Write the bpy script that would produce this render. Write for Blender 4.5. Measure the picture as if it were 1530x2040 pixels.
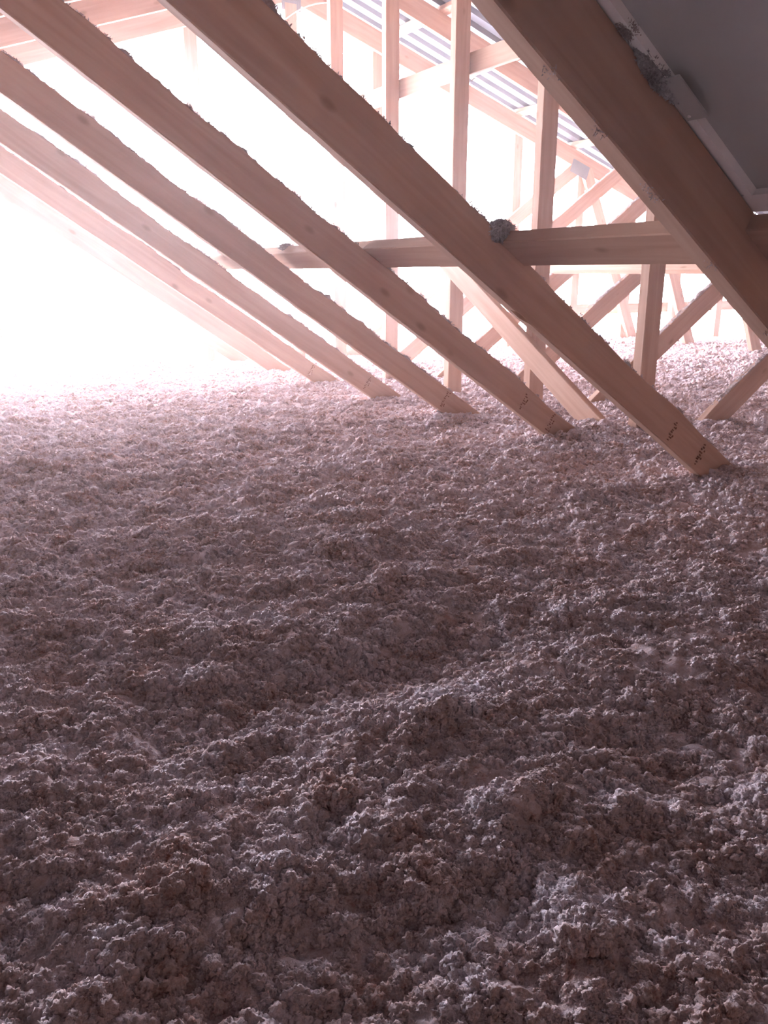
import bpy, math, random
import numpy as np
from mathutils import Vector, Matrix

for o in list(bpy.data.objects):
    bpy.data.objects.remove(o, do_unlink=True)
scene = bpy.context.scene
COL = scene.collection
random.seed(7)
RNG = np.random.default_rng(11)

# ------------------------------------------------------------------ camera
EYE = 0.935                     # eye height above the insulation (z = 0)
F_PX, CX, CY, HOR, VPX = 1620.0, 765.0, 1020.0, 545.0, -215.0
PITCH = math.atan((CY - HOR) / F_PX)
YAW = math.atan((CX - VPX) / math.hypot(F_PX, CY - HOR))   # to the right of the building axis (+Y)
cam_d = bpy.data.cameras.new('camera')
cam_d.sensor_fit = 'VERTICAL'
cam_d.sensor_height = 36.0
cam_d.lens = 36.0 * F_PX / 2040.0
cam_d.clip_start = 0.02
cam_d.clip_end = 200
cam = bpy.data.objects.new('camera', cam_d)
cam.location = (0, 0, EYE)
cam.rotation_euler = (math.pi / 2 - PITCH, 0, -YAW)
COL.objects.link(cam)
scene.camera = cam

# ------------------------------------------------------------------ daylight
world = bpy.data.worlds.new('overcast_sky')
scene.world = world
world.use_nodes = True
bg = world.node_tree.nodes['Background']
bg.inputs['Color'].default_value = (0.88, 0.88, 1.0, 1)
bg.inputs['Strength'].default_value = 35.0
world.cycles.sampling_method = 'MANUAL'
world.cycles.sample_map_resolution = 64

GABLE_Y = 8.47
SLOPE = math.radians(18.6)
TS = math.tan(SLOPE)
RIDGE_X, RIDGE_Z = 3.83, 3.55            # underside of the top chords at the ridge

# portal in the gable opening (a sampling hint only, it emits nothing itself)
def portal(xc, w, h):
    d = bpy.data.lights.new('gable_daylight_portal', 'AREA')
    d.shape = 'RECTANGLE'
    d.size = w
    d.size_y = h
    d.cycles.is_portal = True
    o = bpy.data.objects.new('gable_daylight_portal', d)
    o.location = (xc, GABLE_Y + 0.52, h / 2 - 0.1)
    o.rotation_euler = (-math.pi / 2, 0, 0)
    COL.objects.link(o)
portal(RIDGE_X, 15.0, RIDGE_Z + 0.1)

vs = scene.view_settings
scene.display_settings.display_device = 'sRGB'
vs.view_transform = 'Standard'
vs.look = 'None'
vs.gamma = 1.0
vs.use_curve_mapping = False
vs.exposure = 0.0
scene.cycles.max_bounces = 6
scene.cycles.diffuse_bounces = 3
scene.cycles.volume_bounces = 1
scene.cycles.sample_clamp_indirect = 15.0
scene.cycles.use_denoising = True
scene.cycles.use_adaptive_sampling = True
scene.cycles.adaptive_threshold = 0.26
scene.cycles.adaptive_min_samples = 20

# ------------------------------------------------------------------ numpy noise
def _hash(ix, iy, seed):
    h = (ix.astype(np.int64) * 374761393 + iy.astype(np.int64) * 668265263 + seed * 1442695041) & 0xFFFFFFFF
    h = ((h ^ (h >> 13)) * 1274126177) & 0xFFFFFFFF
    h = ((h ^ (h >> 16)) * 2246822519) & 0xFFFFFFFF
    return ((h ^ (h >> 13)) & 0xFFFFFF).astype(np.float64) / 0xFFFFFF

def gnoise(x, y, seed=0):
    """2D gradient noise, about -0.7..0.7"""
    x0 = np.floor(x); y0 = np.floor(y)
    fx = x - x0; fy = y - y0
    u = fx * fx * fx * (fx * (fx * 6 - 15) + 10)
    v = fy * fy * fy * (fy * (fy * 6 - 15) + 10)
    def g(ix, iy, dx, dy):
        a = _hash(ix, iy, seed) * (2 * math.pi)
        return np.cos(a) * dx + np.sin(a) * dy
    n00 = g(x0, y0, fx, fy); n10 = g(x0 + 1, y0, fx - 1, fy)
    n01 = g(x0, y0 + 1, fx, fy - 1); n11 = g(x0 + 1, y0 + 1, fx - 1, fy - 1)
    a = n00 + u * (n10 - n00)
    b = n01 + u * (n11 - n01)
    return a + v * (b - a)

def domes(x, y, seed, rad=0.8):
    """cellular bumps: each cell holds one rounded clump of its own size, 0..1"""
    x0 = np.floor(x); y0 = np.floor(y)
    best = np.zeros_like(x)
    for i in (-1, 0, 1):
        for j in (-1, 0, 1):
            cx = x0 + i; cy = y0 + j
            dx = cx + 0.1 + 0.8 * _hash(cx, cy, seed) - x
            dy = cy + 0.1 + 0.8 * _hash(cx, cy, seed + 1) - y
            h = 0.45 + 0.55 * _hash(cx, cy, seed + 2)
            v = h * np.sqrt(np.clip(1 - (dx * dx + dy * dy) / (rad * h) ** 2, 0, 1))
            best = np.maximum(best, v)
    return best

# ------------------------------------------------------------------ object helpers
def mesh_obj(name, verts, faces, mat, parent=None, smooth=False, matrix=None):
    me = bpy.data.meshes.new(name)
    me.from_pydata([tuple(v) for v in verts], [], [tuple(f) for f in faces])
    me.validate()
    me.update()
    if smooth:
        me.polygons.foreach_set('use_smooth', [True] * len(me.polygons))
    if mat is not None:
        me.materials.append(mat)
    o = bpy.data.objects.new(name, me)
    COL.objects.link(o)
    if parent is not None:
        o.parent = parent
    if matrix is not None:
        o.matrix_local = matrix
    return o

def np_mesh(name, V, F, mat, parent=None, smooth=True, matrix=None):
    """fast mesh: V (n,3), F (m,k) with constant k"""
    me = bpy.data.meshes.new(name)
    n, m, k = len(V), len(F), F.shape[1]
    me.vertices.add(n)
    me.vertices.foreach_set('co', np.ascontiguousarray(V, dtype=np.float32).ravel())
    me.loops.add(m * k)
    me.loops.foreach_set('vertex_index', np.ascontiguousarray(F, dtype=np.int32).ravel())
    me.polygons.add(m)
    me.polygons.foreach_set('loop_start', np.arange(0, m * k, k, dtype=np.int32))
    if smooth:
        me.polygons.foreach_set('use_smooth', np.ones(m, dtype=bool))
    me.update(calc_edges=True)
    if mat is not None:
        me.materials.append(mat)
    o = bpy.data.objects.new(name, me)
    COL.objects.link(o)
    if parent is not None:
        o.parent = parent
    if matrix is not None:
        o.matrix_local = matrix
    return o

def empty(name, loc):
    o = bpy.data.objects.new(name, None)
    o.location = loc
    o.empty_display_size = 0.1
    COL.objects.link(o)
    return o

def tag(o, label=None, cat=None, group=None, kind=None):
    if label: o['label'] = label
    if cat: o['category'] = cat
    if group: o['group'] = group
    if kind: o['kind'] = kind
    return o

def box_geo(x0, x1, y0, y1, z0, z1, V, F):
    b = len(V)
    V += [(x0, y0, z0), (x1, y0, z0), (x1, y1, z0), (x0, y1, z0), (x0, y0, z1), (x1, y0, z1), (x1, y1, z1), (x0, y1, z1)]
    F += [(b, b+3, b+2, b+1), (b+4, b+5, b+6, b+7), (b, b+1, b+5, b+4), (b+1, b+2, b+6, b+5), (b+2, b+3, b+7, b+6), (b+3, b, b+4, b+7)]

def frame(p, ex, ey):
    """matrix with origin p, x axis ex, y axis ~ey"""
    ex = Vector(ex).normalized(); ey = Vector(ey)
    ez = ex.cross(ey).normalized(); ey = ez.cross(ex)
    m = Matrix((ex, ey, ez)).transposed().to_4x4()
    m.translation = Vector(p)
    return m

_seed = [100]
def beam(name, mat, parent, p0, p1, ey, w, t, w_end=None, wav=0.0015, bulge=0.0, bev=0.004):
    """sawn board from p0 to p1 (in the parent's space); p0-p1 is the lower edge line,
    local x along it, local y across the thickness t (centred), local z the width w."""
    p0 = Vector(p0); p1 = Vector(p1)
    L = (p1 - p0).length
    if w_end is None: w_end = w
    n = max(6, int(L / 0.08))
    _seed[0] += 1
    sd = _seed[0]
    s = np.linspace(0, 1, n + 1)
    W = w + (w_end - w) * s
    lo = wav * 1.4 * gnoise(s * L * 2.3, s * 0 + 0.37, sd)
    hi = wav * 1.4 * gnoise(s * L * 2.9, s * 0 + 5.11, sd) + bulge * gnoise(s * L * 1.7, s * 0 + 9.7, sd) + bulge * .5 * gnoise(s * L * 5.1, s * 0 + 3.3, sd)
    side = wav * gnoise(s * L * 1.6, s * 0 + 2.9, sd)
    V = []; F = []
    for i in range(n + 1):
        x = s[i] * L; z0 = lo[i]; z1 = W[i] + hi[i]; y0 = -t / 2 + side[i]; y1 = t / 2 + side[i]
        V += [(x, y0 + bev, z0), (x, y1 - bev, z0), (x, y1, z0 + bev), (x, y1, z1 - bev),
              (x, y1 - bev, z1), (x, y0 + bev, z1), (x, y0, z1 - bev), (x, y0, z0 + bev)]
    for i in range(n):
        a = i * 8; b = a + 8
        for j in range(8):
            k = (j + 1) % 8
            F.append((a + j, a + k, b + k, b + j))
    F.append(tuple(range(7, -1, -1)))
    F.append(tuple(range(n * 8, n * 8 + 8)))
    o = mesh_obj(name, V, F, mat, parent, False, frame(p0, p1 - p0, ey))
    # keep what the fluff needs
    o['_L'] = L
    prof[o.name] = (s * L, W + hi)
    del o['_L']
    return o
prof = {}

# ------------------------------------------------------------------ materials
def new_mat(name):
    m = bpy.data.materials.new(name)
    m.use_nodes = True
    nt = m.node_tree
    b = nt.nodes['Principled BSDF']
    return m, nt, b

def N(nt, typ, **kw):
    n = nt.nodes.new(typ)
    for k, v in kw.items():
        setattr(n, k, v)
    return n

def wood_mat(name, c_light, c_dark, knot=(0.12, 0.05, 0.03), rough=0.75):
    m, nt, b = new_mat(name)
    tc = N(nt, 'ShaderNodeTexCoord')
    info = N(nt, 'ShaderNodeObjectInfo')
    off = N(nt, 'ShaderNodeVectorMath', operation='SCALE'); off.inputs['Scale'].default_value = 37.0
    comb = N(nt, 'ShaderNodeCombineXYZ')
    for i in range(3): nt.links.new(info.outputs['Random'], comb.inputs[i])
    nt.links.new(comb.outputs[0], off.inputs[0])
    add = N(nt, 'ShaderNodeVectorMath', operation='ADD')
    nt.links.new(tc.outputs['Object'], add.inputs[0]); nt.links.new(off.outputs[0], add.inputs[1])
    mp = N(nt, 'ShaderNodeMapping'); mp.inputs['Scale'].default_value = (1.6, 28, 28)
    nt.links.new(add.outputs[0], mp.inputs['Vector'])
    grain = N(nt, 'ShaderNodeTexNoise'); grain.inputs['Scale'].default_value = 1.0; grain.inputs['Detail'].default_value = 5; grain.inputs['Distortion'].default_value = 0.6
    nt.links.new(mp.outputs[0], grain.inputs['Vector'])
    mp2 = N(nt, 'ShaderNodeMapping'); mp2.inputs['Scale'].default_value = (1.1, 5, 5)
    nt.links.new(add.outputs[0], mp2.inputs['Vector'])
    blot = N(nt, 'ShaderNodeTexNoise'); blot.inputs['Scale'].default_value = 1.0; blot.inputs['Detail'].default_value = 3
    nt.links.new(mp2.outputs[0], blot.inputs['Vector'])
    mixf = N(nt, 'ShaderNodeMath', operation='ADD')
    s1 = N(nt, 'ShaderNodeMath', operation='MULTIPLY'); s1.inputs[1].default_value = 0.55
    s2 = N(nt, 'ShaderNodeMath', operation='MULTIPLY'); s2.inputs[1].default_value = 0.45
    nt.links.new(grain.outputs['Fac'], s1.inputs[0]); nt.links.new(blot.outputs['Fac'], s2.inputs[0])
    nt.links.new(s1.outputs[0], mixf.inputs[0]); nt.links.new(s2.outputs[0], mixf.inputs[1])
    ramp = N(nt, 'ShaderNodeValToRGB')
    ramp.color_ramp.elements[0].position = 0.3; ramp.color_ramp.elements[0].color = (*c_dark, 1)
    ramp.color_ramp.elements[1].position = 0.68; ramp.color_ramp.elements[1].color = (*c_light, 1)
    nt.links.new(mixf.outputs[0], ramp.inputs[0])
    # knots
    mp3 = N(nt, 'ShaderNodeMapping'); mp3.inputs['Scale'].default_value = (3.2, 6.5, 6.5)
    nt.links.new(add.outputs[0], mp3.inputs['Vector'])
    vor = N(nt, 'ShaderNodeTexVoronoi'); vor.inputs['Scale'].default_value = 1.0; vor.inputs['Randomness'].default_value = 1.0
    nt.links.new(mp3.outputs[0], vor.inputs['Vector'])
    kr = N(nt, 'ShaderNodeValToRGB')
    kr.color_ramp.elements[0].position = 0.05; kr.color_ramp.elements[0].color = (1, 1, 1, 1)
    kr.color_ramp.elements[1].position = 0.13; kr.color_ramp.elements[1].color = (0, 0, 0, 1)
    nt.links.new(vor.outputs['Distance'], kr.inputs[0])
    kf = N(nt, 'ShaderNodeMath', operation='MULTIPLY'); kf.inputs[1].default_value = 0.38
    nt.links.new(kr.outputs[0], kf.inputs[0])
    mix = N(nt, 'ShaderNodeMix', data_type='RGBA')
    nt.links.new(kf.outputs[0], mix.inputs['Factor']); nt.links.new(ramp.outputs[0], mix.inputs['A'])
    mix.inputs['B'].default_value = (*knot, 1)
    nt.links.new(mix.outputs['Result'], b.inputs['Base Color'])
    b.inputs['Roughness'].default_value = rough
    b.inputs['Specular IOR Level'].default_value = 0.25
    bump = N(nt, 'ShaderNodeBump'); bump.inputs['Strength'].default_value = 0.25; bump.inputs['Distance'].default_value = 0.004
    nt.links.new(grain.outputs['Fac'], bump.inputs['Height']); nt.links.new(bump.outputs[0], b.inputs['Normal'])
    return m

def fluff_mat(name, stops, scale=55.0):
    m, nt, b = new_mat(name)
    tc = N(nt, 'ShaderNodeNewGeometry')
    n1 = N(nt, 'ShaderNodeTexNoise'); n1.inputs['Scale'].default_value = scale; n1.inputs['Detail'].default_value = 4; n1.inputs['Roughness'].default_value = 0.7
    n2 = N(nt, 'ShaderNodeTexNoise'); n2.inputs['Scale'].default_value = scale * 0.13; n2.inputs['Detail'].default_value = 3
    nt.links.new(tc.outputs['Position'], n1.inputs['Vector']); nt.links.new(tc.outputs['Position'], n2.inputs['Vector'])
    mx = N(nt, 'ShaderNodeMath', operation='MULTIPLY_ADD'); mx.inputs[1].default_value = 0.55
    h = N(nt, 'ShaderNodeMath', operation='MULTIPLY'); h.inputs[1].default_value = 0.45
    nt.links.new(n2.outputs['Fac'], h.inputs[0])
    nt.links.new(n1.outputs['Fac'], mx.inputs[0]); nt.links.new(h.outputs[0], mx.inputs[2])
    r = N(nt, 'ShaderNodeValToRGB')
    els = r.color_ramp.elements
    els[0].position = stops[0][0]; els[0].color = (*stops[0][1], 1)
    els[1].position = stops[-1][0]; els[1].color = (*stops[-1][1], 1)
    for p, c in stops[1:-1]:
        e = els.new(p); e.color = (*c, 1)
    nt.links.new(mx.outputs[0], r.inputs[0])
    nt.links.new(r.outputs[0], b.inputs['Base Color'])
    b.inputs['Roughness'].default_value = 1.0
    b.inputs['Specular IOR Level'].default_value = 0.0
    n3 = N(nt, 'ShaderNodeTexNoise'); n3.inputs['Scale'].default_value = scale * 5; n3.inputs['Detail'].default_value = 3
    nt.links.new(tc.outputs['Position'], n3.inputs['Vector'])
    bump = N(nt, 'ShaderNodeBump'); bump.inputs['Strength'].default_value = 0.6; bump.inputs['Distance'].default_value = 0.004
    nt.links.new(n3.outputs['Fac'], bump.inputs['Height']); nt.links.new(bump.outputs[0], b.inputs['Normal'])
    return m

def metal_mat(name, col, rough, metallic=0.9, spot=0.12):
    m, nt, b = new_mat(name)
    tc = N(nt, 'ShaderNodeTexCoord')
    n1 = N(nt, 'ShaderNodeTexNoise'); n1.inputs['Scale'].default_value = 6; n1.inputs['Detail'].default_value = 4
    nt.links.new(tc.outputs['Object'], n1.inputs['Vector'])
    r = N(nt, 'ShaderNodeValToRGB')
    r.color_ramp.elements[0].position = 0.3; r.color_ramp.elements[0].color = (*[c * (1 - spot) for c in col], 1)
    r.color_ramp.elements[1].position = 0.7; r.color_ramp.elements[1].color = (*col, 1)
    nt.links.new(n1.outputs['Fac'], r.inputs[0]); nt.links.new(r.outputs[0], b.inputs['Base Color'])
    b.inputs['Metallic'].default_value = metallic
    b.inputs['Roughness'].default_value = rough
    return m

def plain_mat(name, col, rough=0.8):
    m, nt, b = new_mat(name)
    tc = N(nt, 'ShaderNodeTexCoord')
    n1 = N(nt, 'ShaderNodeTexNoise'); n1.inputs['Scale'].default_value = 20; n1.inputs['Detail'].default_value = 3
    nt.links.new(tc.outputs['Object'], n1.inputs['Vector'])
    r = N(nt, 'ShaderNodeValToRGB')
    r.color_ramp.elements[0].color = (*[c * 0.85 for c in col], 1); r.color_ramp.elements[1].color = (*col, 1)
    nt.links.new(n1.outputs['Fac'], r.inputs[0]); nt.links.new(r.outputs[0], b.inputs['Base Color'])
    b.inputs['Roughness'].default_value = rough
    b.inputs['Specular IOR Level'].default_value = 0.2
    return m

WOOD = wood_mat('pine_planed', (0.53, 0.34, 0.255), (0.385, 0.225, 0.165))
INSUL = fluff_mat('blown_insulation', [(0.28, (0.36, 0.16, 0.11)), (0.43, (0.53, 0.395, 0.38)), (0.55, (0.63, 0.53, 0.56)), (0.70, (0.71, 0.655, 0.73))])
FLUFF = fluff_mat('settled_fluff', [(0.3, (0.30, 0.22, 0.20)), (0.5, (0.45, 0.37, 0.37)), (0.7, (0.58, 0.51, 0.52))], 90)
TUFTM = fluff_mat('dark_tuft', [(0.3, (0.28, 0.25, 0.25)), (0.5, (0.45, 0.42, 0.44)), (0.7, (0.62, 0.60, 0.63))], 90)
ZINC = metal_mat('galvanised_sheet', (0.20, 0.205, 0.24), 0.55, 0.5)
PLATE = metal_mat('nail_plate_steel', (0.26, 0.26, 0.28), 0.55, 0.4)
PANEL = metal_mat('grey_panel_metal', (0.52, 0.52, 0.52), 0.35, 0.15, 0.10)
RIM = metal_mat('panel_rim_metal', (0.95, 0.93, 0.94), 0.45, 0.0, 0.04)
INK = plain_mat('stamp_ink', (0.24, 0.10, 0.06), 0.9)
SLAB = plain_mat('ceiling_board', (0.35, 0.28, 0.24), 0.9)
WALLB = wood_mat('gable_boards', (0.30, 0.18, 0.12), (0.20, 0.11, 0.07))
WIREM = plain_mat('pale_wire', (0.72, 0.60, 0.54), 0.6)
memb, nt, b = new_mat('torn_membrane')
b.inputs['Base Color'].default_value = (0.75, 0.70, 0.68, 1); b.inputs['Roughness'].default_value = 0.9
tr = N(nt, 'ShaderNodeBsdfTranslucent'); tr.inputs['Color'].default_value = (0.55, 0.50, 0.48, 1)
tn = N(nt, 'ShaderNodeTexNoise'); tn.inputs['Scale'].default_value = 8
mr = N(nt, 'ShaderNodeMapRange'); mr.inputs['To Min'].default_value = 0.2; mr.inputs['To Max'].default_value = 0.5
nt.links.new(tn.outputs['Fac'], mr.inputs['Value'])
mxs = N(nt, 'ShaderNodeMixShader')
nt.links.new(mr.outputs[0], mxs.inputs[0])
nt.links.new(b.outputs[0], mxs.inputs[1]); nt.links.new(tr.outputs[0], mxs.inputs[2])
nt.links.new(mxs.outputs[0], nt.nodes['Material Output'].inputs['Surface'])
MEMB = memb

# ------------------------------------------------------------------ the setting
Y_BACK, Y_FRONT = -2.2, 8.95
X_L, X_R = RIDGE_X - 11.6, RIDGE_X + 11.6
CHORD_D = 0.20
def chord_z(x): return RIDGE_Z - abs(x - RIDGE_X) * TS

V, F = [], []
box_geo(X_L, X_R, Y_BACK, GABLE_Y + 0.1, -0.36, -0.32, V, F)
tag(mesh_obj('floor', V, F, SLAB), 'board ceiling of the rooms below, buried under the insulation', 'floor', kind='structure')

wb = empty('wall_back', (RIDGE_X, Y_BACK, -0.32))
tag(wb, 'boarded gable wall closing the attic behind the camera', 'wall', kind='structure')
for i in range(int(math.ceil((X_R - X_L) / 0.4))):
    xa = X_L + i * 0.4; xb = min(xa + 0.396, X_R)
    za, zb = chord_z(xa) + 0.3, chord_z(xb) + 0.3
    if max(za, zb) < -0.3: continue
    za = max(za, -0.3); zb = max(zb, -0.3)
    Vv = [(xa - RIDGE_X, 0, 0), (xb - RIDGE_X, 0, 0), (xb - RIDGE_X, 0, zb + .32), (xa - RIDGE_X, 0, za + .32)]
    Vv += [(x, -0.03, z) for x, y, z in Vv]
    Ff = [(0, 1, 2, 3), (7, 6, 5, 4), (0, 4, 5, 1), (1, 5, 6, 2), (2, 6, 7, 3), (3, 7, 4, 0)]
    mesh_obj('board', Vv, Ff, WALLB, wb)

# roof: battens and trapezoidal steel sheets on both slopes
roof = empty('ceiling', (RIDGE_X, GABLE_Y, RIDGE_Z + CHORD_D))
tag(roof, 'sloping roof of galvanised trapezoidal steel sheets on wooden battens', 'roof', kind='structure')
cosS, sinS = math.cos(SLOPE), math.sin(SLOPE)
for sgn in (-1, 1):
    def rp(s, up, y):                     # s down the slope from the ridge, up along the outward normal
        return Vector((sgn * (s * cosS + up * sinS), y - GABLE_Y, -s * sinS + up * cosS))
    n_out = Vector((sgn * sinS, 0, cosS)); down = Vector((sgn * cosS, 0, -sinS))
    for i in range(13):
        s = 0.28 + i * 0.94
        p0 = rp(s, 0.0, Y_BACK); p1 = rp(s, 0.0, Y_FRONT)
        # the lower face lies on the chords; the beam helper's local z must point outward
        ey = n_out.cross((p1 - p0).normalized())
        beam('roof_batten', WOOD, roof, p0, p1, ey, 0.05, 0.10, bev=0.003)
    Ls = 12.35
    prof_pts = []
    for r in range(5):
        y = r * 0.21
        prof_pts += [(y, 0.0), (y + 0.11, 0.0), (y + 0.135, 0.04), (y + 0.185, 0.04)]
    prof_pts.append((1.05, 0.0))
    nsh = int(math.ceil((Y_FRONT - Y_BACK) / 1.05))
    sheet_me = None
    for i in range(nsh):
        yb = Y_BACK + i * 1.05
        Vv, Ff = [], []
        if sheet_me is None:
            m = len(prof_pts)
            for s in (-0.02, Ls):
                for (y, h) in prof_pts:
                    Vv.append(rp(s, 0.052 + h, y + GABLE_Y))
            for s in (-0.02, Ls):
                for (y, h) in prof_pts:
                    Vv.append(rp(s, 0.0528 + h, y + GABLE_Y))
            for j in range(m - 1):
                Ff.append((j, j + 1, m + j + 1, m + j))
                Ff.append((2 * m + j, 3 * m + j, 3 * m + j + 1, 2 * m + j + 1))
            so = mesh_obj('roof_sheet', Vv, Ff, ZINC, roof)
            sheet_me = so.data
        else:
            so = bpy.data.objects.new('roof_sheet', sheet_me); COL.objects.link(so); so.parent = roof
        so.location = (0, yb - GABLE_Y, 0)
# ridge cap
Vv = []
for y in (Y_BACK - GABLE_Y, Y_FRONT - GABLE_Y):
    for x in (-0.25, 0, 0.25):
        Vv.append((x, y, 0.115 - abs(x) * TS + 0.004))
mesh_obj('ridge_cap', Vv, [(0, 1, 4, 3), (1, 2, 5, 4)], ZINC, roof)

# ------------------------------------------------------------------ trusses
def Yk(k): return 2.47 + (k - 1) * 1.0
DIAG_DX = [0.05, 0.0, -0.02, -0.06, -0.09, -0.09, -0.10, -0.10]
DSL = 0.676                                # slope of the diagonal webs
T = 0.05

def fluff_strip(parent, s0, s1, t, amp, seed, cover=0.5, flakes_per_m=260, mat=None, side='top'):
    """settled insulation along the upper edge of a board (in the board's own space)"""
    sx, zt = prof[parent.name]
    n = max(8, int((s1 - s0) / 0.007)); m = 7
    s = np.linspace(s0, s1, n)
    v = np.linspace(-1, 1, m)
    S, Vv = np.meshgrid(s, v, indexing='ij')
    zb = np.interp(S, sx, zt)
    big = gnoise(S * 3.1, Vv * 0.4 + seed, seed)
    mid = np.abs(gnoise(S * 19, Vv * 0.9 + 3, seed + 1))
    fine = np.abs(gnoise(S * 55, Vv * 2.2 + 7, seed + 2))
    h = amp * (np.clip(big + cover, 0, 1.2) * 0.7 + mid * 1.3 + fine * 0.9 - 0.45)
    spike = np.clip(gnoise(S * 7.3, Vv * 0.3 + 11, seed + 3) - 0.30, 0, 1) * amp * 5.5
    h = (h + spike) * np.sqrt(np.clip(1.08 - Vv ** 2, 0, 1))
    h = np.maximum(h, -0.006)
    h[:, 0] = -0.006; h[:, -1] = -0.006; h[0, :] = -0.006; h[-1, :] = -0.006
    Y = Vv * (t / 2 - 0.001) + 0.004 * gnoise(S * 40, Vv * 3 + 1, seed + 4) * (np.abs(Vv) < 0.95)
    P = np.stack([S, Y, zb + h], -1).reshape(-1, 3)
    idx = np.arange(n * m).reshape(n, m)
    Q = np.stack([idx[:-1, :-1], idx[1:, :-1], idx[1:, 1:], idx[:-1, 1:]], -1).reshape(-1, 4)
    # loose flakes stuck on the strip, as degenerate-free thin quads
    k = int((s1 - s0) * flakes_per_m)
    hv = h.reshape(-1)
    ok = np.where(hv > amp * 0.15)[0]
    if len(ok) > 10 and k > 0:
        c = P[RNG.choice(ok, k)] + RNG.normal(0, 0.002, (k, 3))
        d = RNG.normal(0, 1, (k, 3)); d[:, 2] = np.abs(d[:, 2]) + 0.3; d /= np.linalg.norm(d, axis=1)[:, None]
        e = np.cross(d, RNG.normal(0, 1, (k, 3))); e /= np.linalg.norm(e, axis=1)[:, None]
        ln = RNG.uniform(0.004, 0.011, (k, 1)); wd = RNG.uniform(0.0012, 0.003, (k, 1))
        q = np.stack([c - e * wd, c + e * wd, c + d * ln + e * wd * .6, c + d * ln - e * wd * .6], 1).reshape(-1, 3)
        fq = (np.arange(k * 4).reshape(k, 4) + len(P))
        P = np.vstack([P, q]); Q = np.vstack([Q, fq])
    o = np_mesh('insulation_fluff', P, Q, mat or FLUFF, parent)
    o['kind'] = 'stuff'
    o['label'] = 'grey insulation fluff settled on the upper edge'
    return o

def stamp(parent, x, w, n, seed, length=0.11, face_y=-T / 2):
    """illegible ink grade stamp: a row of short dark strokes across the board"""
    r = random.Random(seed)
    Vv, Ff = [], []
    z = 0.022
    while z < 0.022 + length and z < w - 0.012:
        for j in range(r.choice((1, 2, 2))):
            cx = x + r.uniform(-0.006, 0.006); dz = r.uniform(0.003, 0.007); dx = r.uniform(0.0025, 0.006)
            box_geo(cx - dx, cx + dx, face_y - 0.0035, face_y + 0.002, z, z + dz, Vv, Ff)
        if r.random() < 0.35:
            cx = x + r.uniform(0.014, 0.022)
            box_geo(cx - 0.003, cx + 0.003, face_y - 0.0035, face_y + 0.002, z, z + 0.008, Vv, Ff)
        z += r.uniform(0.010, 0.014)
    o = mesh_obj('grade_stamp', Vv, Ff, INK, parent)
    o['label'] = 'small dark illegible ink stamp'
    return o

def nail_plate(parent, x, z, w, h, ang, y):
    """pressed steel plate with rows of teeth slots, on the face toward the camera"""
    Vv, Ff = [], []
    box_geo(-w / 2, w / 2, -0.0015, 0.0015, -h / 2, h / 2, Vv, Ff)
    nx = int(w / 0.022); nz = int(h / 0.012)
    for i in range(nx):
        for j in range(nz):
            cx = -w / 2 + (i + .5) * w / nx; cz = -h / 2 + (j + .5) * h / nz + (0.003 if i % 2 else -0.003)
            box_geo(cx - 0.006, cx + 0.006, -0.0045, -0.0012, cz - 0.0022, cz + 0.0022, Vv, Ff)
    m = Matrix.Translation((x, y, z)) @ Matrix.Rotation(-ang, 4, 'Y')
    o = mesh_obj('nail_plate', Vv, Ff, PLATE, parent, False, m)
    o['label'] = 'grey toothed steel nail plate'
    return o

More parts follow.
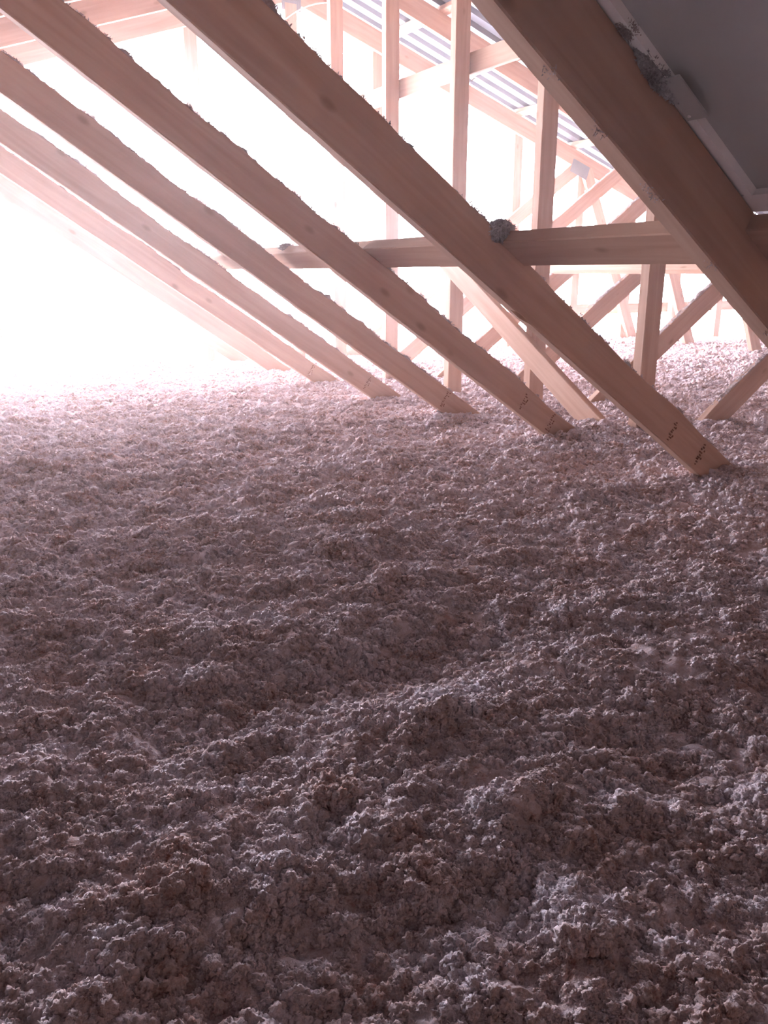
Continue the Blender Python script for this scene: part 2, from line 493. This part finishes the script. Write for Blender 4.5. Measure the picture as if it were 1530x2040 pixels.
truss_labels = [
    'nearest roof truss, its wide dark brown diagonal crossing the upper right corner',
    'second roof truss from the camera, its diagonal foot furthest right in the insulation',
    'third roof truss from the camera, king post standing behind the right end of the brace',
    'fourth roof truss from the camera, king post rising right of the dark grey tuft',
    'fifth roof truss from the camera, tall king post standing before the high brace',
    'sixth roof truss from the camera, counted along the diagonal feet',
    'seventh roof truss from the camera, last before the bright gable end',
    'farthest roof truss, standing in the open gable end with grey plate at ridge',
]
trusses = []
ZB = -0.16                                 # members go down into the insulation
webs = {}
for k in range(8):
    Y = Yk(k)
    t = empty('roof_truss', (RIDGE_X, Y, 0))
    tag(t, truss_labels[k], 'roof truss', 'roof trusses')
    trusses.append(t)
    R = lambda x, z, y=0.0: (x - RIDGE_X, y, z)
    # rafters (top chords)
    for sgn in (-1, 1):
        xe = RIDGE_X + sgn * 11.4
        if sgn < 0:
            p0, p1 = R(xe, chord_z(xe)), R(RIDGE_X - 0.001, RIDGE_Z)
        else:
            p0, p1 = R(RIDGE_X + 0.001, RIDGE_Z), R(xe, chord_z(xe))
        beam('rafter', WOOD, t, p0, p1, (0, 1, 0), CHORD_D - 0.004, T)
    # king post: front face left edge at 3.75, 0.125 wide
    kp = beam('king_post', WOOD, t, R(3.885, ZB), R(3.885, chord_z(3.76) - 0.003), (0, 1, 0), 0.13, 0.07)
    # long inner diagonals
    dx = DIAG_DX[k]
    x0 = 3.17 + dx
    xt = -0.15 + dx
    zt = (x0 - xt) * DSL
    foot = R(x0 - ZB / DSL, ZB); top = R(xt, zt)
    w0 = (0.178 if k == 0 else 0.142); w1 = (0.178 if k == 0 else 0.205 if k == 1 else 0.165)
    # beam local z must point up: direction from top to foot with ey=+Y gives ez = ex x ey
    dg = beam('diagonal_web', WOOD, t, top, foot, (0, 1, 0), w1, (0.062 if k == 0 else T), w0, wav=0.002, bulge=(0.0 if k == 0 else 0.022 if k < 4 else 0.016))
    webs[k] = dg
    # right inner diagonal (mirror), rises to the right
    xr0 = 4.60; xr1 = 7.85; zr = (xr1 - xr0) * DSL
    rg = beam('diagonal_web', WOOD, t, R(xr0 + ZB / DSL, ZB), R(xr1, zr), (0, 1, 0), 0.16, T, wav=0.002, bulge=0.012)
    # steep outer webs
    ow = beam('outer_web', WOOD, t, R(7.86, chord_z(7.86) - 0.02), R(9.02, ZB), (0, 1, 0), 0.16, 0.06)
    ow2 = beam('outer_web', WOOD, t, R(-1.45, ZB), R(-0.20, chord_z(-0.2) - 0.02), (0, 1, 0), 0.12, T)
    # plates
    yf = -T / 2 - 0.0018
    nail_plate(t, 0.0, RIDGE_Z + 0.03, 0.21, 0.24, 0, yf - 0.003)
    nail_plate(t, 7.80 - RIDGE_X, chord_z(7.80) + 0.0, 0.30, 0.16, -SLOPE, yf - 0.003)
    nail_plate(t, -0.14 + dx - RIDGE_X, chord_z(-0.14 + dx) + 0.0, 0.30, 0.16, SLOPE, yf - 0.003)
    L = (Vector(foot) - Vector(top)).length
    if k <= 6:
        fluff_strip(dg, 0.25, L - 0.30, T, (0.006 if k == 0 else 0.016), 40 + 9 * k, cover=(0.05 if k == 0 else 0.2 if k == 1 else 0.32), flakes_per_m=(700 if k < 4 else 400))
    Lr = math.hypot(xr1 - xr0, zr)
    if 2 <= k <= 6:
        fluff_strip(rg, 0.25, Lr, T, 0.011, 400 + 9 * k, cover=0.3, flakes_per_m=200)
    if k in (1, 2, 3, 4, 5):
        stamp(dg, L - 0.42, 0.14, 7, 50 + k)
        if k in (1, 2):
            stamp(dg, L - 0.66, 0.14, 7, 80 + k, 0.085)
    if k == 2:
        stamp(kp, 0.70, 0.11, 5, 99, 0.07)

# splinter on the underside of the second truss's diagonal
Vv = [(0, 0, 0), (0.05, -0.012, -0.006), (0.115, -0.008, 0.008), (0.05, 0.012, 0.0), (0.045, 0.0, 0.016)]
Ff = [(0, 1, 4), (1, 2, 4), (2, 3, 4), (3, 0, 4), (0, 3, 1), (1, 3, 2)]
Ld = (Vector((3.17, 0, 0)) - Vector((-0.15, 0, 3.32 * DSL))).length
xs = (2.03 - -0.15) * math.sqrt(1 + DSL ** 2)
so = mesh_obj('splinter', Vv, Ff, WOOD, webs[1], False, Matrix.Translation((xs - 0.08, -0.022, -0.010)))

# fibre scraps stuck to the underside of the nearest diagonal
g_ = np.random.default_rng(5)
P = []; nq = 0
for sx_ in (1.62, 1.80, 1.99, 2.02, 2.30, 2.62, 2.70):
    m_ = int(g_.integers(14, 40))
    c = np.stack([sx_ + g_.normal(0, 0.012, m_), -0.02 + g_.normal(0, 0.008, m_), g_.normal(-0.002, 0.003, m_)], -1)
    d = g_.normal(0, 1, (m_, 3)); d /= np.linalg.norm(d, axis=1)[:, None]
    e = np.cross(d, g_.normal(0, 1, (m_, 3))); e /= np.linalg.norm(e, axis=1)[:, None]
    ln = g_.uniform(0.004, 0.012, (m_, 1)); wd = g_.uniform(0.0008, 0.002, (m_, 1))
    P.append(np.stack([c - e * wd, c + e * wd, c + d * ln + e * wd * .5, c + d * ln - e * wd * .5], 1).reshape(-1, 3)); nq += m_
so = np_mesh('fibre_scraps', np.vstack(P), np.arange(nq * 4).reshape(nq, 4), FLUFF, webs[0])
so['kind'] = 'stuff'; so['label'] = 'pale fibre scraps clinging to the underside'

# ------------------------------------------------------------------ far gable end
gab = empty('wall_far', (RIDGE_X, GABLE_Y, 0))
tag(gab, 'open studwork gable end with bright white sky behind it', 'wall', kind='structure')
for x in (-1.35, -0.30, 0.74, 1.77, 2.79, 4.86, 5.88, 6.84, 7.90, 8.87, 9.88, 10.86, 11.9):
    zt = chord_z(x) + 0.05
    beam('stud', WOOD, gab, (x - RIDGE_X + 0.065, 0.075, ZB), (x - RIDGE_X + 0.065, 0.075, zt), (0, 1, 0), 0.13, 0.09)
# low rail across the right studs
beam('rail', WOOD, gab, (7.2 - RIDGE_X, 0.145, 0.39), (11.6 - RIDGE_X, 0.145, 0.39), (0, 1, 0), 0.14, 0.04)
# torn membrane left hanging under the rafters
def membrane(xa, xb, depth, seed, y=0.150):
    n = int((xb - xa) / 0.012)
    xs_ = np.linspace(xa, xb, n)
    dn = depth * (0.35 + 0.75 * np.clip(gnoise(xs_ * 1.3, xs_ * 0 + .5, seed) + .4, 0, 1) + 0.5 * np.abs(gnoise(xs_ * 9, xs_ * 0 + 2.5, seed)) + 0.35 * gnoise(xs_ * 33, xs_ * 0 + 4.5, seed))
    dn = np.clip(dn, 0.01, 1)
    P = []
    for j, fr in enumerate((0, .35, .7, 1)):
        yy = y + 0.02 * gnoise(xs_ * 5, xs_ * 0 + j * .6, seed + 2)
        zt = np.array([chord_z(v) for v in xs_]) + 0.06
        P.append(np.stack([xs_ - RIDGE_X, yy, zt - (0.06 + dn) * fr], -1))
    P = np.vstack(P)
    idx = np.arange(4 * n).reshape(4, n)
    Q = np.stack([idx[:-1, :-1], idx[:-1, 1:], idx[1:, 1:], idx[1:, :-1]], -1).reshape(-1, 4)
    o = np_mesh('torn_membrane', P, Q, MEMB, gab)
    o['label'] = 'ragged strip of pale membrane hanging under the rafter'
membrane(0.6, 3.7, 0.13, 5)
membrane(4.0, 5.1, 0.15, 8)
membrane(5.3, 9.4, 0.12, 12)

# ------------------------------------------------------------------ longitudinal braces
A = math.atan(DSL)
up_n = Vector((math.sin(A), 0, math.cos(A)))              # normal of the diagonals' upper faces
lb = empty('longitudinal_brace', (2.02, 1.30, 0.957))
tag(lb, 'long horizontal board laid across the backs of the left diagonals at eye height', 'brace', 'longitudinal braces')
# lower edge on the diagonals: local z up the slope, local y along the normal
p0 = Vector((0, 0, 0)) + up_n * 0.029; p1 = p0 + Vector((-0.02, 6.1, 0))
ey = -up_n
ez = (p1 - p0).normalized().cross(ey)
if ez.z < 0: ey = -ey
bb = beam('board', WOOD, lb, p0, p1, ey, 0.145, 0.05, wav=0.002, bulge=0.006)

lb2 = empty('longitudinal_brace', (5.70, 1.9, 0.925))
tag(lb2, 'pale horizontal board crossing the right diagonals, seen just under the eye-height brace', 'brace', 'longitudinal braces')
up_r = Vector((-math.sin(A), 0, math.cos(A)))
p0 = up_r * 0.030; p1 = p0 + Vector((0, 6.3, 0))
ey = up_r.copy()
if (p1 - p0).normalized().cross(ey).z < 0: ey = -ey
bb2 = beam('board', WOOD, lb2, p0, p1, ey, 0.145, 0.05, wav=0.002)

hb = empty('high_brace', (3.912, 3.2, 2.345))
tag(hb, 'high horizontal board fixed behind the king posts under the roof', 'brace', 'longitudinal braces')
beam('board', WOOD, hb, (0, 0, 0), (0, 5.25, 0), (-1, 0, 0), 0.145, 0.045)

pb = empty('sloping_brace', (3.712, 3.80, -0.03))
tag(pb, 'pale sloping board rising from the insulation along the king posts', 'brace', 'longitudinal braces')
beam('board', WOOD, pb, (0, -0.12, -0.07), (0, 1.85, 1.106), (-1, 0, 0), 0.15, 0.05)

# ------------------------------------------------------------------ grey metal panel on the nearest truss
# plane of the nearest diagonal's upper face
x0d = 3.17 + DIAG_DX[0]
Pn = up_n
def up_face(x): return (x0d - x) * DSL + 0.178 / math.cos(A) + 0.003
pan = empty('metal_panel', (1.895, 1.43, up_face(1.895)))
tag(pan, 'grey sheet metal panel with raised rim lying beside the nearest brown diagonal', 'panel')
su = Vector((-math.cos(A), 0, math.sin(A)))               # up the slope
toward = Vector((0, -1, 0))                               # toward the camera
def pp(s, d, n): return su * s + toward * d + up_n * n
def slab(name, s0, s1, d0, d1, n0, n1, mat, parent=pan):
    Vv = [pp(s, d, n) for n in (n0, n1) for (s, d) in ((s0, d0), (s1, d0), (s1, d1), (s0, d1))]
    Ff = [(3, 2, 1, 0), (4, 5, 6, 7), (0, 1, 5, 4), (1, 2, 6, 5), (2, 3, 7, 6), (3, 0, 4, 7)]
    return mesh_obj(name, Vv, Ff, mat, parent)
slab('sheet', 0.019, 1.35, 0.0, 0.85, 0.016, 0.019, PANEL)
slab('rim', 0.021, 1.35, 0.0, 0.022, -0.006, 0.017, RIM)
slab('rim', -0.045, 0.019, -0.075, 0.85, -0.002, 0.017, RIM)
slab('rim', 1.352, 1.37, 0.0, 0.85, 0.0, 0.017, RIM)
slab('rim', 0.021, 1.35, 0.831, 0.85, 0.0, 0.017, RIM)
slab('flange', 0.021, 1.37, -0.075, -0.0005, 0.0, 0.021, RIM)
cl = slab('joint_clip', 0.30, 0.43, 0.002, 0.060, -0.010, -0.006, PANEL)
cl['label'] = 'flat grey clip plate over the rim'
# rivet on the clip
Vv, Ff = [], []
for i in range(10):
    a = i * math.tau / 10
    Vv.append(pp(0.313 + 0.005 * math.cos(a), 0.014 + 0.005 * math.sin(a), -0.010))
for i in range(10):
    a = i * math.tau / 10
    Vv.append(pp(0.313 + 0.003 * math.cos(a), 0.014 + 0.003 * math.sin(a), -0.0125))
Ff = [(i, (i + 1) % 10, 10 + (i + 1) % 10, 10 + i) for i in range(10)] + [tuple(range(10, 20))]
mesh_obj('rivet', Vv, Ff, RIM, cl)

# ------------------------------------------------------------------ tufts of insulation
def tuft(loc, size, label, seed, mat=TUFTM, nf=900, axis=None):
    n_u, n_v = 36, 22
    u = np.linspace(0, 2 * np.pi, n_u, endpoint=False); v = np.linspace(0.04, np.pi - 0.04, n_v)
    U, W_ = np.meshgrid(u, v, indexing='ij')
    D = np.stack([np.cos(U) * np.sin(W_), np.sin(U) * np.sin(W_), np.cos(W_)], -1)
    a = D[..., 0] * 2.3 + D[..., 2] * 1.7; b_ = D[..., 1] * 2.3 - D[..., 2] * 1.9 + D[..., 0] * .7
    r = 0.62 + 0.65 * np.abs(gnoise(a, b_, seed)) + 0.45 * np.abs(gnoise(a * 2.7, b_ * 2.7, seed + 1)) + 0.28 * np.abs(gnoise(a * 6, b_ * 6, seed + 2))
    P = (D * r[..., None] * np.array(size)).reshape(-1, 3)
    idx = np.arange(n_u * n_v).reshape(n_u, n_v)
    nx = np.roll(idx, -1, 0)
    Q = np.stack([idx[:, :-1], idx[:, 1:], nx[:, 1:], nx[:, :-1]], -1).reshape(-1, 4)
    caps = np.array([[idx[i, 0], idx[(i + 1) % n_u, 0], idx[(i + 2) % n_u, 0], idx[(i + 3) % n_u, 0]] for i in range(0, n_u, 3)])
    Q = np.vstack([Q, caps])
    g = np.random.default_rng(seed)
    c = P[g.integers(0, len(P), nf)]
    d = c / np.linalg.norm(c, axis=1)[:, None] + g.normal(0, 0.7, (nf, 3)); d /= np.linalg.norm(d, axis=1)[:, None]
    e = np.cross(d, g.normal(0, 1, (nf, 3))); e /= np.linalg.norm(e, axis=1)[:, None]
    ln = g.uniform(0.003, 0.009, (nf, 1)); wd = g.uniform(0.0006, 0.0018, (nf, 1))
    q = np.stack([c - e * wd, c + e * wd, c + d * ln + e * wd * .5, c + d * ln - e * wd * .5], 1).reshape(-1, 3)
    Q = np.vstack([Q, np.arange(nf * 4).reshape(nf, 4) + len(P)])
    P = np.vstack([P, q])
    o = np_mesh('insulation_tuft', P, Q, mat)
    if axis is not None:
        o.matrix_world = frame(loc, axis, (0, 1, 0))
    else:
        o.location = loc
    tag(o, label, 'insulation tuft', 'tufts of insulation caught on the timber')
    return o
sl = (math.cos(A), 0, -math.sin(A))
tuft((1.905, 2.452, 1.080), (0.060, 0.040, 0.042), 'dark grey tuft where the second diagonal meets the eye-height brace', 1, nf=4000)
tuft((1.925, 4.40, 1.078), (0.045, 0.05, 0.020), 'flat grey tuft on the eye-height brace between the third and fourth diagonals', 2, mat=FLUFF, nf=900)
tuft((1.925, 5.42, 1.078), (0.045, 0.05, 0.020), 'flat grey tuft near the far left end of the eye-height brace', 3, mat=FLUFF, nf=700)
xt_ = 1.53
tuft((xt_, 1.430, up_face(xt_) - 0.004), (0.085, 0.026, 0.020), 'dark brown fluff clump wedged between the nearest diagonal and the grey panel', 4, nf=5000, axis=sl)
xt_ = 1.425
tuft((xt_, 1.422, up_face(xt_) + 0.004), (0.03, 0.016, 0.014), 'small pale fluff clump at the top of the panel rim', 5, mat=FLUFF, nf=1600, axis=sl)

# ------------------------------------------------------------------ thin wires
def wire(name, pts, r, label, mat=WIREM):
    cd = bpy.data.curves.new(name, 'CURVE'); cd.dimensions = '3D'; cd.bevel_depth = r; cd.bevel_resolution = 1
    sp = cd.splines.new('POLY'); sp.points.add(len(pts) - 1)
    for p, q in zip(sp.points, pts): p.co = (*q, 1)
    tmp = bpy.data.objects.new(name, cd)
    COL.objects.link(tmp)
    dg_ = bpy.context.evaluated_depsgraph_get()
    me = bpy.data.meshes.new_from_object(tmp.evaluated_get(dg_))
    bpy.data.objects.remove(tmp)
    me.materials.clear(); me.materials.append(mat)
    o = bpy.data.objects.new(name, me); COL.objects.link(o)
    tag(o, label, 'wire', 'loose wires under the roof')
    return o
def arc(p, q, sag, n=14):
    p = Vector(p); q = Vector(q)
    return [tuple(p.lerp(q, i / n) + Vector((0, 0, -sag * 4 * (i / n) * (1 - i / n)))) for i in range(n + 1)]
wire('loose_wire', arc((3.70, 8.40, 3.33), (4.12, 8.15, 3.50), -0.05), 0.006, 'thin pale wire looping past the ridge plate of the far truss')
wire('loose_wire', arc((3.905, 5.44, 2.30), (4.30, 5.9, 2.42), -0.02), 0.003, 'thin pale wire below the high brace beside a king post')

# ------------------------------------------------------------------ blown insulation on the floor
MOUNDS = [  # x, y, height, radius x, radius y
    (3.30, 2.42, 0.05, 0.35, 0.30), (3.25, 3.45, 0.05, 0.35, 0.3), (3.1, 4.47, 0.05, 0.3, 0.3),
    (3.8, 3.6, 0.05, 0.4, 0.3), (1.9, 8.25, 0.12, 0.5, 0.45), (3.0, 8.2, 0.06, 0.5, 0.4),
    (0.92, 1.28, 0.075, 0.30, 0.16), (0.80, 0.95, 0.045, 0.22, 0.14), (0.20, 0.98, 0.05, 0.22, 0.16),
    (1.05, 1.62, -0.07, 0.35, 0.18), (0.45, 1.55, -0.04, 0.35, 0.2), (-0.05, 1.35, 0.04, 0.2, 0.2),
    (1.25, 0.95, -0.04, 0.2, 0.2), (0.3, 4.2, 0.06, 0.6, 0.4), (1.2, 2.5, 0.03, 0.5, 0.25), (8.6, 8.0, 0.10, 1.2, 0.6), (9.6, 6.8, 0.12, 0.8, 0.6),
]
def insul_surface(x, y, cell):
    def fade(wl):                                        # leave out octaves finer than the mesh
        return np.clip((wl / np.maximum(cell, 1e-5) - 2.0) / 2.0, 0, 1)
    z = np.zeros_like(x)
    for mx, my, h, rx, ry in MOUNDS:
        z += 0.65 * h * np.exp(-((x - mx) / rx) ** 2 - ((y - my) / ry) ** 2)
    wx = x + 0.06 * gnoise(x * 4, y * 4, 70); wy = y + 0.06 * gnoise(x * 4, y * 4, 71)
    z += 0.032 * gnoise(wx * 1.1, wy * 1.1, 1) + 0.028 * gnoise(wx * 2.6, wy * 3.0, 2)
    wx2 = wx + 0.018 * gnoise(x * 13, y * 13, 72); wy2 = wy + 0.018 * gnoise(x * 13, y * 13, 73)
    z += 0.046 * (np.abs(gnoise(wx2 * 6.0, wy2 * 6.6, 3)) - 0.2) * fade(0.16)
    z += 0.014 * (np.abs(gnoise(wx2 * 12.5, wy2 * 13.5, 4)) - 0.2) * fade(0.08)
    wx3 = wx2 + 0.006 * gnoise(x * 36, y * 36, 74); wy3 = wy2 + 0.006 * gnoise(x * 36, y * 36, 75)
    grow = 0.8 + 0.28 * np.clip(y - 1.6, 0, 3.2)
    rag = 0.35 + 0.65 * np.clip(gnoise(x * 3.1, y * 3.1, 31) * 1.6 + 0.5, 0, 1)
    z += grow * 0.016 * rag * (domes(wx3 * 15, wy3 * 15, 40) - 0.4) * fade(0.06)
    z += grow * 0.0085 * (domes(wx3 * 31, wy3 * 31, 44) - 0.4) * fade(0.032)
    z += 0.0032 * (domes(wx3 * 66, wy3 * 66, 48) - 0.4) * fade(0.015)
    z += 0.0018 * gnoise(x * 125, y * 125, 7) * fade(0.008)
    z += 0.0012 * gnoise(x * 260, y * 260, 8) * fade(0.004)
    # clumps lean sideways a little, so they overhang
    ox = 0.020 * gnoise(x * 9, y * 9, 21) * fade(0.11) + 0.013 * gnoise(x * 25, y * 25, 22) * fade(0.04) + 0.005 * gnoise(x * 70, y * 70, 25) * fade(0.014)
    oy = 0.020 * gnoise(x * 9, y * 9, 23) * fade(0.11) + 0.013 * gnoise(x * 25, y * 25, 24) * fade(0.04) + 0.005 * gnoise(x * 70, y * 70, 26) * fade(0.014)
    return x + ox, y + oy, z

d2r = math.pi / 180
ang = np.concatenate([np.arange(-150, -6, 2.0), np.arange(-6, 64, 0.085), np.arange(64, 210.1, 2.0)]) * d2r   # from +Y toward +X
phi = np.concatenate([np.arange(80, 54, -2.0), np.arange(54, 22, -0.12), np.arange(22, 3.2, -0.06)]) * d2r  # looking down
rad = EYE / np.tan(phi)
Aa, Rr = np.meshgrid(ang, rad, indexing='ij')
dA = np.gradient(ang)[:, None] * Rr
dR = np.gradient(rad)[None, :] * np.ones_like(Aa)
cell = np.maximum(dA, np.minimum(dR, dA * 3))
gx = np.sin(Aa) * Rr; gy = np.cos(Aa) * Rr
X, Yy, Zz = insul_surface(gx, gy, cell)
PV = np.stack([X, Yy, Zz], -1).reshape(-1, 3)
na, nr = Aa.shape
idx = np.arange(na * nr).reshape(na, nr)
Q = np.stack([idx[:-1, :-1], idx[:-1, 1:], idx[1:, 1:], idx[1:, :-1]], -1).reshape(-1, 4)
gxy = np.stack([gx, gy], -1).reshape(-1, 2)
inside = (gxy[:, 1] < GABLE_Y + 0.12) & (gxy[:, 1] > Y_BACK + 0.05) & (gxy[:, 0] > X_L + 1.1) & (gxy[:, 0] < X_R - 1.1)
Q = Q[inside[Q].all(1)]
used = np.zeros(len(PV), bool); used[Q.ravel()] = True
remap = np.cumsum(used) - 1
PV2 = PV[used]; Q2 = remap[Q]
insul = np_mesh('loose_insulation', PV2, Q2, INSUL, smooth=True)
tag(insul, 'pinkish grey loose blown insulation lying in fluffy clumps over the whole floor', 'insulation', kind='stuff')

# small fuzzy clumps that make up the top of the insulation (one knobbly ball, instanced on points)
def scatter(r0, r1, dens, rmin, rmax):
    a0, a1 = -5 * d2r, 63 * d2r
    n = int(dens * (a1 - a0) / 2 * (r1 ** 2 - r0 ** 2))
    a = RNG.uniform(a0, a1, n); rr = np.sqrt(RNG.uniform(r0 ** 2, r1 ** 2, n))
    x = np.sin(a) * rr; y = np.cos(a) * rr
    ok = (y < GABLE_Y + 0.05) & (x < X_R - 1.5)
    x, y, rr = x[ok], y[ok], rr[ok]
    px, py, pz = insul_surface(x, y, np.full_like(x, 0.006))
    patch = gnoise(x * 4.3, y * 4.3, 91) + 0.6 * gnoise(x * 11, y * 11, 92)
    keep = RNG.uniform(0, 1, len(x)) < np.clip(0.85 + patch * 0.6, 0.5, 1)
    rad_ = (rmin + (rmax - rmin) * RNG.uniform(0, 1, len(x)) ** 2.2) * (1 + 0.5 * np.clip(patch, -0.3, 0.9))
    P_ = np.stack([px, py, pz - rad_ * 0.36], -1)
    return P_[keep], rad_[keep]
parts_ = [scatter(0.62, 1.6, 9000, 0.005, 0.019), scatter(1.6, 3.0, 6500, 0.006, 0.020), scatter(3.0, 5.2, 3000, 0.008, 0.030), scatter(5.2, 9.5, 2100, 0.009, 0.027), scatter(9.5, 12.6, 1300, 0.010, 0.030)]
CP = np.vstack([p for p, _ in parts_]); CR = np.concatenate([q for _, q in parts_])
me = bpy.data.meshes.new('fluff_clumps')
me.vertices.add(len(CP))
me.vertices.foreach_set('co', CP.astype(np.float32).ravel())
at = me.attributes.new('clump_radius', 'FLOAT', 'POINT')
at.data.foreach_set('value', CR.astype(np.float32))
me.update()
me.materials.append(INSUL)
clo = bpy.data.objects.new('fluff_clumps', me)
COL.objects.link(clo)
clo.parent = insul
clo['kind'] = 'stuff'
ng = bpy.data.node_groups.new('clumps_on_points', 'GeometryNodeTree')
ng.interface.new_socket('Geometry', in_out='INPUT', socket_type='NodeSocketGeometry')
ng.interface.new_socket('Geometry', in_out='OUTPUT', socket_type='NodeSocketGeometry')
gi = ng.nodes.new('NodeGroupInput'); go = ng.nodes.new('NodeGroupOutput')
m2p = ng.nodes.new('GeometryNodeMeshToPoints')
ico = ng.nodes.new('GeometryNodeMeshIcoSphere'); ico.inputs['Radius'].default_value = 1.0; ico.inputs['Subdivisions'].default_value = 4
def disp(scale, amount, prev):
    nz = ng.nodes.new('ShaderNodeTexNoise'); nz.inputs['Scale'].default_value = scale; nz.inputs['Detail'].default_value = 1.5
    sub = ng.nodes.new('ShaderNodeMath'); sub.operation = 'SUBTRACT'; sub.inputs[1].default_value = 0.5
    ng.links.new(nz.outputs['Fac'], sub.inputs[0])
    ml = ng.nodes.new('ShaderNodeMath'); ml.operation = 'MULTIPLY'; ml.inputs[1].default_value = amount
    ng.links.new(sub.outputs[0], ml.inputs[0])
    nr_ = ng.nodes.new('GeometryNodeInputNormal')
    vm = ng.nodes.new('ShaderNodeVectorMath'); vm.operation = 'SCALE'
    ng.links.new(nr_.outputs[0], vm.inputs[0]); ng.links.new(ml.outputs[0], vm.inputs['Scale'])
    sp = ng.nodes.new('GeometryNodeSetPosition')
    ng.links.new(prev, sp.inputs['Geometry']); ng.links.new(vm.outputs[0], sp.inputs['Offset'])
    return sp.outputs['Geometry']
g_out = disp(1.3, 1.5, ico.outputs['Mesh'])
g_out = disp(4.5, 1.0, g_out)
ss = ng.nodes.new('GeometryNodeSetShadeSmooth'); ng.links.new(g_out, ss.inputs['Geometry'])
sm_ = ng.nodes.new('GeometryNodeSetMaterial'); sm_.inputs['Material'].default_value = INSUL
ng.links.new(ss.outputs[0], sm_.inputs['Geometry'])
iop = ng.nodes.new('GeometryNodeInstanceOnPoints')
ng.links.new(gi.outputs[0], m2p.inputs['Mesh']); ng.links.new(m2p.outputs[0], iop.inputs['Points'])
ng.links.new(sm_.outputs[0], iop.inputs['Instance'])
na_ = ng.nodes.new('GeometryNodeInputNamedAttribute'); na_.data_type = 'FLOAT'; na_.inputs['Name'].default_value = 'clump_radius'
ng.links.new(na_.outputs[0], iop.inputs['Scale'])
rv = ng.nodes.new('FunctionNodeRandomValue'); rv.data_type = 'FLOAT_VECTOR'; rv.inputs[1].default_value = (6.28, 6.28, 6.28)
ng.links.new(rv.outputs[0], iop.inputs['Rotation'])
ng.links.new(iop.outputs[0], go.inputs[0])
md = clo.modifiers.new('clumps', 'NODES'); md.node_group = ng

# loose fibres and flakes on the nearer clumps
near = np.where(np.hypot(CP[:, 0], CP[:, 1]) < 3.4)[0]
nf = 220000
ci = RNG.choice(near, nf)
dirn = RNG.normal(0, 1, (nf, 3)); dirn[:, 2] = np.abs(dirn[:, 2]) * 0.8; dirn /= np.linalg.norm(dirn, axis=1)[:, None]
c = CP[ci] + dirn * CR[ci][:, None] * RNG.uniform(0.75, 1.1, (nf, 1))
d = dirn * 0.7 + RNG.normal(0, 0.7, (nf, 3)); d /= np.linalg.norm(d, axis=1)[:, None]
e = np.cross(d, RNG.normal(0, 1, (nf, 3))); e /= np.linalg.norm(e, axis=1)[:, None]
g2 = np.cross(d, e)
ln = RNG.uniform(0.002, 0.0065, (nf, 1)); wd = RNG.uniform(0.0005, 0.0014, (nf, 1))
q = np.stack([c - e * wd, c + e * wd, c + d * ln + e * wd * .6 + g2 * ln * .3, c + d * ln * .9 - e * wd * .6 + g2 * ln * .3], 1).reshape(-1, 3)
fo = np_mesh('loose_fibres', q, np.arange(nf * 4).reshape(nf, 4), INSUL, insul, smooth=False)
fo['kind'] = 'stuff'

# ------------------------------------------------------------------ dusty air, also imitating lens glare
hz = bpy.data.materials.new('dust_glare_air'); hz.use_nodes = True
nt = hz.node_tree
for n in list(nt.nodes): nt.nodes.remove(n)
outn = nt.nodes.new('ShaderNodeOutputMaterial')
vol = nt.nodes.new('ShaderNodeVolumeScatter')
vol.inputs['Color'].default_value = (1.0, 0.90, 0.89, 1)
vol.inputs['Density'].default_value = 0.0062
vol.inputs['Anisotropy'].default_value = 0.8  # strong forward scatter stands in for lens glare around the bright opening
nt.links.new(vol.outputs[0], outn.inputs['Volume'])
zr_ = RIDGE_Z + CHORD_D - 0.02
xl, xr = RIDGE_X - 11.5, RIDGE_X + 11.5
zl = zr_ - 11.5 * TS
Vv = [(xl, y, -0.3) for y in ()]
sec = [(xl, -0.31), (xr, -0.31), (xr, zl), (RIDGE_X, zr_), (xl, zl)]
Vv = [(x, Y_BACK + 0.02, z) for x, z in sec] + [(x, GABLE_Y + 0.3, z) for x, z in sec]
Ff = [(0, 1, 2, 3, 4), (9, 8, 7, 6, 5)] + [(i, 5 + i, 5 + (i + 1) % 5, (i + 1) % 5) for i in range(5)]
ho = mesh_obj('dust_glare_haze', Vv, Ff, hz)
tag(ho, 'thin pale dust haze in the attic air, doubling as lens glare toward the gable', 'haze', kind='stuff')

# thicker dust volume added for its glow low before the left gable
hc = hz.copy(); hc.name = 'added_glow_air'
hc.node_tree.nodes['Volume Scatter'].inputs['Density'].default_value = 0.011
hc.node_tree.nodes['Volume Scatter'].inputs['Color'].default_value = (1.0, 0.89, 0.86, 1)
Vv, Ff = [], []
nu, nv = 28, 14
cen = Vector((0.9, 5.9, 0.95)); rx_, ry_, rz_ = 3.3, 2.45, 1.35
for j in range(1, nv):
    for i in range(nu):
        a = math.tau * i / nu; b2 = math.pi * j / nv
        Vv.append((rx_ * math.cos(a) * math.sin(b2), ry_ * math.sin(a) * math.sin(b2), rz_ * math.cos(b2)))
Vv += [(0, 0, rz_), (0, 0, -rz_)]
tp, bt = len(Vv) - 2, len(Vv) - 1
for j in range(nv - 2):
    for i in range(nu):
        a = j * nu + i; b2 = j * nu + (i + 1) % nu
        Ff.append((a, a + nu, b2 + nu, b2))
for i in range(nu):
    Ff.append((tp, i, (i + 1) % nu)); Ff.append((bt, (nv - 2) * nu + (i + 1) % nu, (nv - 2) * nu + i))
co = mesh_obj('added_glow_dust', Vv, Ff, hc)
co.location = cen
tag(co, 'added dust volume making the glow low in front of the left part of the gable', 'haze', kind='stuff')
